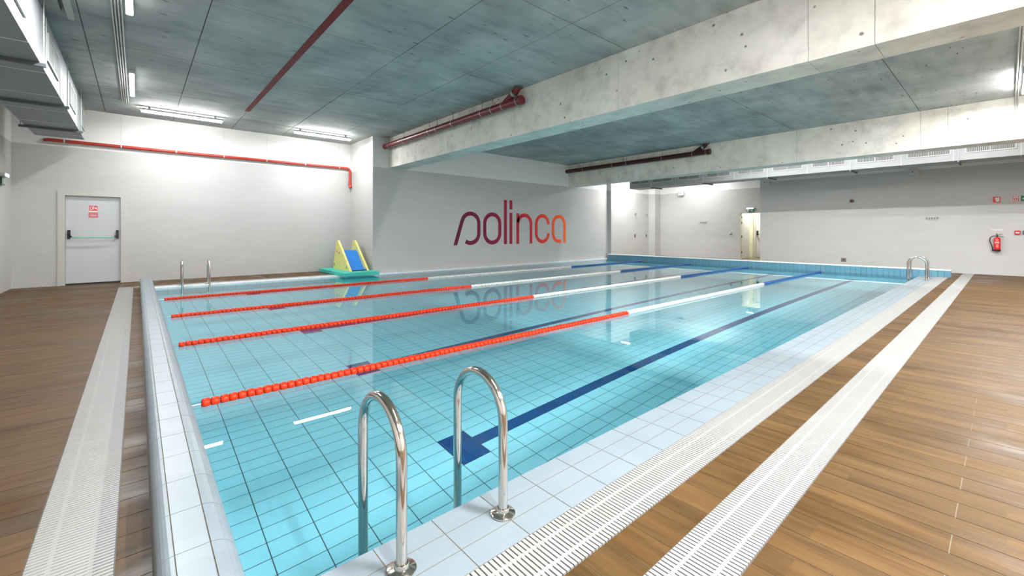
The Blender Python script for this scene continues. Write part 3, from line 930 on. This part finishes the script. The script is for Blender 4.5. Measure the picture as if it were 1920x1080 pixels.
# ------------------------------------------------------------------ lettering on the wall
def logo():
    T, y0, y1 = 0.138, Y_LOGO - 0.006, Y_LOGO - 0.0005
    root = thing('wall_lettering', 'large solinca lettering fading from maroon to orange on the grey wall', 'lettering', (10.5, Y_LOGO - 0.003, 0.742))
    def stroke(bm, pts, bottom_flat=False, start_cut=None):
        P = [Vector((p[0], p[1])) for p in pts]
        L, R_ = [], []
        for i, p in enumerate(P):
            a = P[max(i - 1, 0)]; b = P[min(i + 1, len(P) - 1)]
            tdir = (b - a).normalized(); nrm = Vector((-tdir.y, tdir.x)) * (T / 2)
            L.append(p + nrm); R_.append(p - nrm)
        if start_cut == 'flat':          # cut the slanted foot level with the baseline
            dx = (P[1] - P[0]); k = T / 2 / (dx.normalized().y)
            L[0] = Vector((P[0].x - k, P[0].y)); R_[0] = Vector((P[0].x + k, P[0].y))
        for i in range(len(P) - 1):
            q = [L[i], L[i + 1], R_[i + 1], R_[i]]
            A = [bm.verts.new((v.x, y0, v.y)) for v in q]; Bq = [bm.verts.new((v.x, y1, v.y)) for v in q]
            bm.faces.new(A); bm.faces.new(Bq[::-1])
            bm.faces.new((A[0], Bq[0], Bq[1], A[1])); bm.faces.new((A[2], Bq[2], Bq[3], A[3]))
            if i == 0: bm.faces.new((A[3], Bq[3], Bq[0], A[0]))
            if i == len(P) - 2: bm.faces.new((A[1], Bq[1], Bq[2], A[2]))
        bmesh.ops.recalc_face_normals(bm, faces=bm.faces)
    def el(cx, cz, rx, rz, a0, a1, n=18):
        return [(cx + rx * math.cos(math.radians(a0 + (a1 - a0) * i / n)), cz + rz * math.sin(math.radians(a0 + (a1 - a0) * i / n))) for i in range(n + 1)]
    def letter(*strokes):
        bm = B()
        for s in strokes:
            stroke(bm, s[0], start_cut=(s[1] if len(s) > 1 else None))
        obj('letter', bm, 'logo_print', root)
    hi, lo, base = 1.802, 0.808, 0.742
    # s
    letter(([(7.885, base), (8.145, 1.53)] + el(8.495, 1.475, 0.348, 0.327, 165, 0) + el(8.495, 1.135, 0.348, 0.327, 0, -125)[0:], 'flat'))
    # o
    letter((el(9.436, 1.475, 0.338, 0.327, 180, 0) + el(9.436, 1.135, 0.338, 0.327, 0, -180) + [(9.098, 1.475)],))
    letter(([(10.037, base), (10.037, 2.337)],))
    letter(([(10.30, base), (10.30, 1.88)],), ([(10.30, 2.005), (10.30, 2.337)],))
    # n
    letter(([(10.637, base), (10.637, 1.873)],), (el(10.975, 1.475, 0.338, 0.335, 170, 0) + [(11.313, base)],))
    # c
    letter((el(11.926, 1.475, 0.335, 0.335, 2, 180) + el(11.926, 1.135, 0.335, 0.327, 180, 358),))
    # a
    letter(([(13.209, base), (13.209, 1.475)] + el(12.866, 1.475, 0.343, 0.335, 0, 180) + el(12.866, 1.135, 0.343, 0.327, 180, 268) + [(13.0, lo)],))
logo()

# ------------------------------------------------------------------ lane ropes
def lane_ropes():
    r = 0.034
    prof = [(0.010, -0.0265), (0.024, -0.0255), (0.031, -0.020), (r, -0.009), (r, 0.009), (0.031, 0.020), (0.024, 0.0255), (0.010, 0.0265)]
    base = mesh_of(lathe(B(), prof, (0, 0, 0), 'x', 14), 'float', True)
    meshes = {}
    for m in ('float_red', 'float_white', 'float_blue'):
        me = base.copy(); me.materials.clear(); me.materials.append(M[m]); meshes[m] = me
    z = WATER + 0.014
    lab = ['lane rope of red, white and blue floats nearest to the lettered wall',
           'lane rope of red, white and blue floats, second from the lettered wall',
           'lane rope of red, white and blue floats, second from the foreground ladder',
           'lane rope of red, white and blue floats nearest to the foreground ladder']
    for li, (y, xs, xr, xw, xe) in enumerate(((9.80, 0.36, 5.62, 11.2, 15.55), (7.74, 0.36, 5.55, 11.1, 15.55), (5.74, 0.33, 5.50, 10.95, 15.55), (3.68, 0.335, 5.46, 10.85, 15.5))):
        t = thing('lane_rope', lab[li], 'lane rope', (xs, y, z), 'lane ropes across the pool')
        pitch = 0.0545
        n = int((xe - xs) / pitch)
        for i in range(n):
            x = xs + (i + 0.5) * pitch
            m = 'float_red' if x < xr else ('float_white' if x < xw else 'float_blue')
            o = inst('float', meshes[m], None, t, (x + random.uniform(-0.001, 0.001), y + random.uniform(-0.0015, 0.0015), z + random.uniform(-0.002, 0.002)))
        obj('cable', tube(B(), [(PX0 + 0.004, y, z), (PX1 - 0.004, y, z + 0.0)], 0.004, 6), 'steel_cable', t, wet=True)
        for xa, s in ((PX0 + 0.012, 1), (PX1 - 0.012, -1)):
            obj('hook', lathe(B(), [(0.006, -0.012), (0.018, -0.008), (0.018, 0.008), (0.006, 0.012)], (xa + s * 0.004, y, z), 'x', 10), 'chrome', t, smooth=True)
lane_ropes()

# ------------------------------------------------------------------ ladders
def ladder(label, xa, xb, y_deck, y_water):
    s = 1 if y_water > y_deck else -1
    r = 0.0195
    rad = abs(y_water - y_deck) / 2; yc = (y_deck + y_water) / 2; z1 = 0.385
    t = thing('pool_ladder', label, 'pool ladder', ((xa + xb) / 2, y_deck, 0), 'chrome pool ladders')
    for x in (xa, xb):
        pts = [(x, y_deck, 0.001), (x, y_deck, 0.2), (x, y_deck, z1)] + arc((x, yc, z1), rad, PI, 0, 18, (0, s, 0), (0, 0, 1))[1:] + [(x, y_water, 0.1), (x, y_water, -0.4), (x, y_water, -0.88)]
        h = obj('handrail', tube(B(), pts, r, 20), 'chrome', t, smooth=True, wet=True)
        obj('flange', lathe(B(), [(0.051, 0.001), (0.052, 0.003), (0.052, 0.008), (0.049, 0.0105), (0.028, 0.0135), (0.0265, 0.0145), (0.0255, 0.026), (0.0235, 0.029), (0.0200, 0.029)], (x, y_deck, 0), 'z', 28), 'chrome', h, smooth=True)
    for z in (-0.34, -0.6, -0.84):
        obj('tread', bx(xa + r, xb - r, y_water - 0.035, y_water + 0.035, z - 0.012, z + 0.012, bev=0.005), 'chrome', t, wet=True)
ladder('chrome pool ladder in the foreground with two tall hoop handrails', 0.695, 1.155, 1.385, 1.725)
ladder('chrome pool ladder in the back corner by the white fire door', 0.73, 1.21, 11.93, 11.59)
ladder('chrome pool ladder in the far corner below the coat hooks', 14.6, 15.06, 1.30, 1.635)

# ------------------------------------------------------------------ foam slide
def slide():
    t = thing('foam_slide', 'yellow and blue foam pool slide on a turquoise float mat', 'pool slide', (4.55, 12.3, 0.0))
    x0, x1, y0, y1 = 4.07, 5.03, 11.33, 13.42
    obj('float_mat', bx(x0, x1, y0, y1, 0.004, 0.105, bev=0.012), 'foam_green', t)
    for (a, b) in ((4.36, 4.42), (4.84, 4.90)):
        pr = [(11.72, 0.107), (13.05, 0.107), (12.80, 0.88), (12.76, 0.93), (12.66, 0.93), (12.60, 0.88)]
        p = obj('side_panel', prism(B(), pr, 'x', a, b), 'foam_yellow', t)
        if a < 4.4:
            for (yy, z, m, w) in ((12.72, 0.62, 'dot_red', 0.035), (12.55, 0.58, 'dot_blue', 0.035), (12.35, 0.41, 'dot_yellow', 0.04), (12.93, 0.24, 'dot_green', 0.04), (11.98, 0.20, 'dot_green', 0.04)):
                obj('dot', lathe(B(), [(w * 0.8, -0.003), (w, -0.001), (w, 0.002)], (a - 0.002, yy, z), 'x', 16), m, p)
    pr = [(11.76, 0.107), (11.76, 0.135), (11.86, 0.15), (12.0, 0.20), (12.45, 0.63), (12.50, 0.655), (12.62, 0.655), (12.95, 0.107)]
    obj('slide_surface', prism(B(), pr, 'x', 4.422, 4.838), 'foam_blue', t)
    obj('slide_lip', bx(4.424, 4.836, 11.745, 11.759, 0.107, 0.134), 'foam_navy', t)
slide()

# ------------------------------------------------------------------ small fittings
def exit_light_recess():
    t = thing('exit_sign', 'lit emergency light with green exit pictogram above the open doorway', 'exit sign', (X_ALC, 7.16, 2.05))
    obj('housing', bx(X_ALC - 0.075, X_ALC - 0.001, 7.0, 7.32, 2.155, 2.215, bev=0.01), 'white_plastic', t)
    obj('lens', bx(X_ALC - 0.085, X_ALC - 0.074, 7.03, 7.29, 2.16, 2.205, bev=0.004), 'exit_glow', t)
    p = obj('pictogram_plate', bx(X_ALC - 0.062, X_ALC - 0.056, 7.02, 7.29, 2.02, 2.154), 'sign_green', t)
    bm = B(); xa, xb = X_ALC - 0.0645, X_ALC - 0.0622
    box(bm, xa, xb, 7.225, 7.272, 2.035, 2.14)
    prism(bm, [(7.05, 2.04), (7.075, 2.09), (7.06, 2.13), (7.09, 2.14), (7.11, 2.09), (7.10, 2.04), (7.085, 2.07)], 'x', xa, xb)
    prism(bm, [(7.17, 2.07), (7.20, 2.087), (7.17, 2.105)], 'x', xa, xb); box(bm, xa, xb, 7.14, 7.17, 2.08, 2.094)
    obj('pictogram', bm, 'sign_white', p)
    x = X_LEFT
    t = thing('exit_sign', 'emergency light with green exit pictogram on the wall below the big duct', 'exit sign', (x, 12.75, 2.1))
    obj('housing', bx(x + 0.001, x + 0.07, 12.6, 12.92, 2.25, 2.32, bev=0.01), 'white_plastic', t)
    obj('lens', bx(x + 0.069, x + 0.078, 12.64, 12.89, 2.255, 2.31, bev=0.004), 'exit_glow', t)
    p = obj('pictogram_plate', bx(x + 0.03, x + 0.036, 12.58, 12.80, 2.08, 2.245), 'sign_green', t)
    bm = B(); xa, xb = x + 0.0362, x + 0.039
    box(bm, xa, xb, 12.6, 12.64, 2.1, 2.22)
    prism(bm, [(12.70, 2.10), (12.72, 2.16), (12.69, 2.20), (12.74, 2.22), (12.77, 2.16), (12.76, 2.10), (12.74, 2.13)], 'x', xa, xb)
    obj('pictogram', bm, 'sign_white', p)
exit_light_recess()

def extinguisher():
    x, y, z0, z1, r = X_RIGHT - 0.085, 0.175, 0.66, 1.03, 0.063
    t = thing('fire_extinguisher', 'red fire extinguisher with black hose hanging on the end wall', 'fire extinguisher', (x, y, z0))
    body = obj('cylinder_body', lathe(B(), [(r * 0.96, z0 + 0.035), (r, z0 + 0.05), (r, z1 - 0.05), (r * 0.9, z1 - 0.02), (r * 0.55, z1), (0.02, z1 + 0.012)], (x, y, 0), 'z', 24), 'extinguisher_red', t, smooth=True)
    obj('foot', lathe(B(), [(r * 0.95, z0), (r + 0.004, z0 + 0.01), (r + 0.003, z0 + 0.045), (r * 0.9, z0 + 0.046)], (x, y, 0), 'z', 24), 'rubber_black', t, smooth=True)
    v = B(); box(v, x - 0.015, x + 0.015, y - 0.018, y + 0.018, z1 + 0.005, z1 + 0.06, bev=0.004)
    tube(v, [(x, y + 0.01, z1 + 0.055), (x, y - 0.05, z1 + 0.085), (x, y - 0.10, z1 + 0.085)], 0.007, 6)
    tube(v, [(x, y - 0.01, z1 + 0.045), (x, y - 0.07, z1 + 0.03), (x, y - 0.12, z1 + 0.02)], 0.006, 6)
    tube(v, [(x, y + 0.0, z1 + 0.06), (x, y + 0.012, z1 + 0.105)], 0.012, 6)
    obj('valve_lever', v, 'black_plastic', t)
    hp = [(x, y + 0.015, z1 + 0.04), (x - 0.005, y + 0.07, z1 + 0.045), (x - 0.01, y + 0.125, z1 + 0.0), (x - 0.01, y + 0.135, z1 - 0.09), (x - 0.008, y + 0.105, z1 - 0.2), (x - 0.004, y + 0.085, z1 - 0.28), (x, y + 0.083, z1 - 0.33)]
    obj('hose', tube(B(), hp, 0.011, 8), 'rubber_black', t, smooth=True)
    obj('nozzle', tube(B(), [hp[-1], (x, y + 0.085, z1 - 0.345), (x, y + 0.065, z1 - 0.36)], 0.017, 8), 'rubber_black', t)
    obj('wall_hanger', bx(x + 0.045, X_RIGHT - 0.001, y - 0.02, y + 0.02, z1 - 0.02, z1 + 0.02), 'bracket_metal', t)
    # printed label on the side towards the pool
    def curved(zc, h, a0, a1, rr):
        bm = B(); n = 6; prev = None
        for i in range(n + 1):
            a = math.radians(a0 + (a1 - a0) * i / n)
            p = (x + rr * math.cos(a), y + rr * math.sin(a))
            cur = (bm.verts.new((*p, zc - h / 2)), bm.verts.new((*p, zc + h / 2)))
            if prev: bm.faces.new((prev[0], cur[0], cur[1], prev[1]))
            prev = cur
        return bm
    for zc, h, a0, a1 in ((0.965, 0.007, 150, 205), (0.95, 0.006, 155, 200), (0.83, 0.008, 150, 210), (0.80, 0.006, 160, 200), (0.785, 0.006, 160, 200), (0.765, 0.006, 155, 205)):
        obj('label_line', curved(zc, h, a0, a1, r + 0.0008), 'sign_white', body)
    c = bpy.data.curves.new('label_number', 'FONT'); c.body = '300'; c.size = 0.062; c.align_x = 'CENTER'; c.extrude = 0.0005
    tmp = bpy.data.objects.new('label_number_curve', c); COL.objects.link(tmp)
    me = bpy.data.meshes.new_from_object(tmp); bpy.data.objects.remove(tmp)
    o = bpy.data.objects.new('label_number', me); COL.objects.link(o); o.data.materials.clear(); o.data.materials.append(M['sign_white']); o.parent = body
    o.location = (x - r - 0.002, y + 0.004, 0.872); o.rotation_euler = (PI / 2, 0, -PI / 2)
extinguisher()

def wall_sign(name, label, cat, y0, y1, z0, z1, mat, marks):
    x = X_RIGHT
    t = thing(name, label, cat, (x, (y0 + y1) / 2, z0))
    obj('plate', bx(x - 0.006, x - 0.001, y0, y1, z0, z1), mat, t)
    for (bm, m) in marks: obj('pictogram', bm, m, t)
xa, xb = X_RIGHT - 0.0085, X_RIGHT - 0.0062
# extinguisher sign: white extinguisher and hose on red
bm = B(); prism(bm, [(0.165, 2.01), (0.165, 2.10), (0.18, 2.125), (0.21, 2.12), (0.222, 2.07), (0.213, 2.06), (0.203, 2.105), (0.20, 2.01)], 'x', xa, xb); box(bm, xa, xb, 0.135, 0.165, 2.015, 2.125)
wall_sign('extinguisher_sign', 'red square sign with white pictogram above the extinguisher', 'sign', 0.115, 0.255, 1.99, 2.145, 'sign_red', [(bm, 'sign_white')])
bm = B(); e = 0.012; y0, y1, z0, z1 = -0.215, -0.095, 1.995, 2.14
for q in ((y0 + 0.006, y1 - 0.006, z0 + 0.006, z0 + 0.006 + e), (y0 + 0.006, y1 - 0.006, z1 - e - 0.006, z1 - 0.006), (y0 + 0.006, y0 + e + 0.006, z0, z1), (y1 - e - 0.006, y1 - 0.006, z0, z1)): box(bm, xa, xb, *q)
ring = lathe(B(), [(0.034, 0), (0.034, -0.0023)], (xb, -0.155, 2.067), 'x', 20)
dot = lathe(B(), [(0.014, 0), (0.014, -0.003)], (xb - 0.002, -0.155, 2.067), 'x', 14)
wall_sign('alarm_sign', 'white sign with a red ring and red border', 'sign', y0, y1, z0, z1, 'sign_white', [(bm, 'sign_red'), (ring, 'sign_red'), (dot, 'sign_white')])
bm = B(); prism(bm, [(-0.27, 2.06), (-0.27, 2.08), (-0.33, 2.10), (-0.30, 2.05)], 'x', xa, xb)
wall_sign('direction_sign', 'green sign with white pictogram at the picture edge', 'sign', -0.37, -0.245, 2.0, 2.145, 'sign_green', [(bm, 'sign_white')])

def call_point(label, y, mat):
    t = thing('call_point', label, 'call point', (X_RIGHT, y, 1.165))
    obj('case', bx(X_RIGHT - 0.055, X_RIGHT - 0.001, y - 0.052, y + 0.052, 1.11, 1.22, bev=0.012), mat, t)
    obj('window', bx(X_RIGHT - 0.058, X_RIGHT - 0.0555, y - 0.034, y + 0.034, 1.145, 1.175), 'sign_white', t)
call_point('red fire alarm call point box', -0.185, 'extinguisher_red')
call_point('green door release call point at the picture edge', -0.33, 'sign_green')

t = thing('extinguisher_label', 'small white label strip above the extinguisher', 'label', (X_RIGHT, 0.18, 1.235))
obj('strip', bx(X_RIGHT - 0.004, X_RIGHT - 0.001, 0.075, 0.285, 1.225, 1.255), 'sign_white', t)
bm = B()
for i, yy in enumerate((0.255, 0.205, 0.165, 0.13, 0.095)):
    box(bm, X_RIGHT - 0.0058, X_RIGHT - 0.0042, yy - (0.012 if i == 0 else 0.005), yy + (0.012 if i == 0 else 0.005), 1.235, 1.245)
obj('print', bm, 'sign_red', t)

def hooks(label, x, y0, y1, z, n=5):
    t = thing('coat_hook_rail', label, 'coat hooks', (x, (y0 + y1) / 2, z))
    obj('rail', bx(x - 0.012, x - 0.001, y0, y1, z, z + 0.035, bev=0.003), 'galvanised', t)
    for i in range(n):
        yy = y0 + (i + 0.5) * (y1 - y0) / n
        obj('hook', tube(B(), [(x - 0.012, yy, z + 0.012), (x - 0.045, yy, z - 0.005), (x - 0.055, yy, z - 0.028), (x - 0.04, yy, z - 0.045)], 0.008, 6), 'plate_grey', t, smooth=True)
hooks('metal coat hook rail on the end wall above the far ladder', X_RIGHT, 1.31, 1.60, 1.60)
hooks('metal coat hook rail in the doorway recess', X_ALC, 9.02, 9.36, 1.62)

t = thing('alarm_horn', 'small dark maroon alarm horn on the end wall', 'alarm horn', (X_RIGHT, 3.34, 2.2))
obj('base', lathe(B(), [(0.045, 0.0), (0.045, -0.04), (0.038, -0.045)], (X_RIGHT - 0.001, 3.34, 2.2), 'x', 20), 'black_plastic', t, smooth=True)
obj('horn', lathe(B(), [(0.03, 0.0), (0.04, -0.05), (0.05, -0.075), (0.044, -0.078)], (X_RIGHT - 0.045, 3.34, 2.2), 'x', 20), 'horn_maroon', t, smooth=True)

t = thing('wall_outlet', 'grey metal floor-level socket plate above the kerb', 'socket', (X_RIGHT, 3.57, 0.255))
obj('plate', bx(X_RIGHT - 0.012, X_RIGHT - 0.001, 3.5, 3.64, 0.19, 0.32, bev=0.004), 'plate_grey', t)
obj('socket', lathe(B(), [(0.022, 0), (0.022, -0.004)], (X_RIGHT - 0.012, 3.57, 0.255), 'x', 16), 'black_plastic', t)

def speaker(label, x, y0, y1, z0, z1):
    t = thing('wall_speaker', label, 'speaker', (x, (y0 + y1) / 2, z0), 'small boxes near the paint line')
    obj('case', bx(x - 0.11, x - 0.001, y0, y1, z0, z1, bev=0.008), 'white_plastic', t)
    obj('port', lathe(B(), [(0.018, 0), (0.018, -0.004)], (x - 0.11, (y0 + y1) / 2 + 0.02, (z0 + z1) / 2), 'x', 12), 'black_plastic', t)
speaker('white box under the long duct above the coat hooks', X_RIGHT, 1.74, 1.96, 2.90, 3.08)
speaker('white box under the long duct at the wall corner', X_RIGHT, 5.76, 6.06, 2.93, 3.10)
speaker('white box high in the doorway recess', X_ALC, 10.1, 10.36, 2.92, 3.14)

t = thing('thermostat', 'small round white button on the wall beside the open doorway', 'button', (X_ALC, 8.0, 1.11))
obj('disc', lathe(B(), [(0.055, 0), (0.055, -0.03), (0.04, -0.045)], (X_ALC - 0.001, 8.0, 1.12), 'x', 20), 'white_plastic', t, smooth=True)
obj('rim', lathe(B(), [(0.062, 0), (0.062, -0.012), (0.058, -0.014)], (X_ALC - 0.001, 8.0, 1.115), 'x', 20), 'plate_grey', t, smooth=True)

for x, nm in ((18.02, 'nearer to the lettered wall'), (19.0, 'nearer to the doorway')):
    t = thing('shower', 'wall shower fitting with chrome mixer plate, the one ' + nm, 'shower', (x, 11.72, 1.0), 'shower fittings beyond the lettered wall')
    obj('shower_head', lathe(B(), [(0.03, 0.0), (0.03, -0.02), (0.045, -0.06), (0.04, -0.065)], (x, 11.719, 2.04), 'y', 14), 'chrome', t, smooth=True)
    obj('mixer_plate', bx(x - 0.055, x + 0.055, 11.708, 11.719, 0.92, 1.08, bev=0.004), 'plate_grey', t)
    obj('mixer_button', lathe(B(), [(0.03, 0.0), (0.03, -0.03), (0.024, -0.034)], (x, 11.708, 1.02), 'y', 14), 'chrome', t, smooth=True)

o = obj('cable_trunking', bx(-0.66, -0.60, 2.2, 7.75, CEIL - 0.075, CEIL - 0.005, bev=0.004), 'trunking_white')
tag(o, 'short white trunking bar on the ceiling beside the pale board', 'trunking')
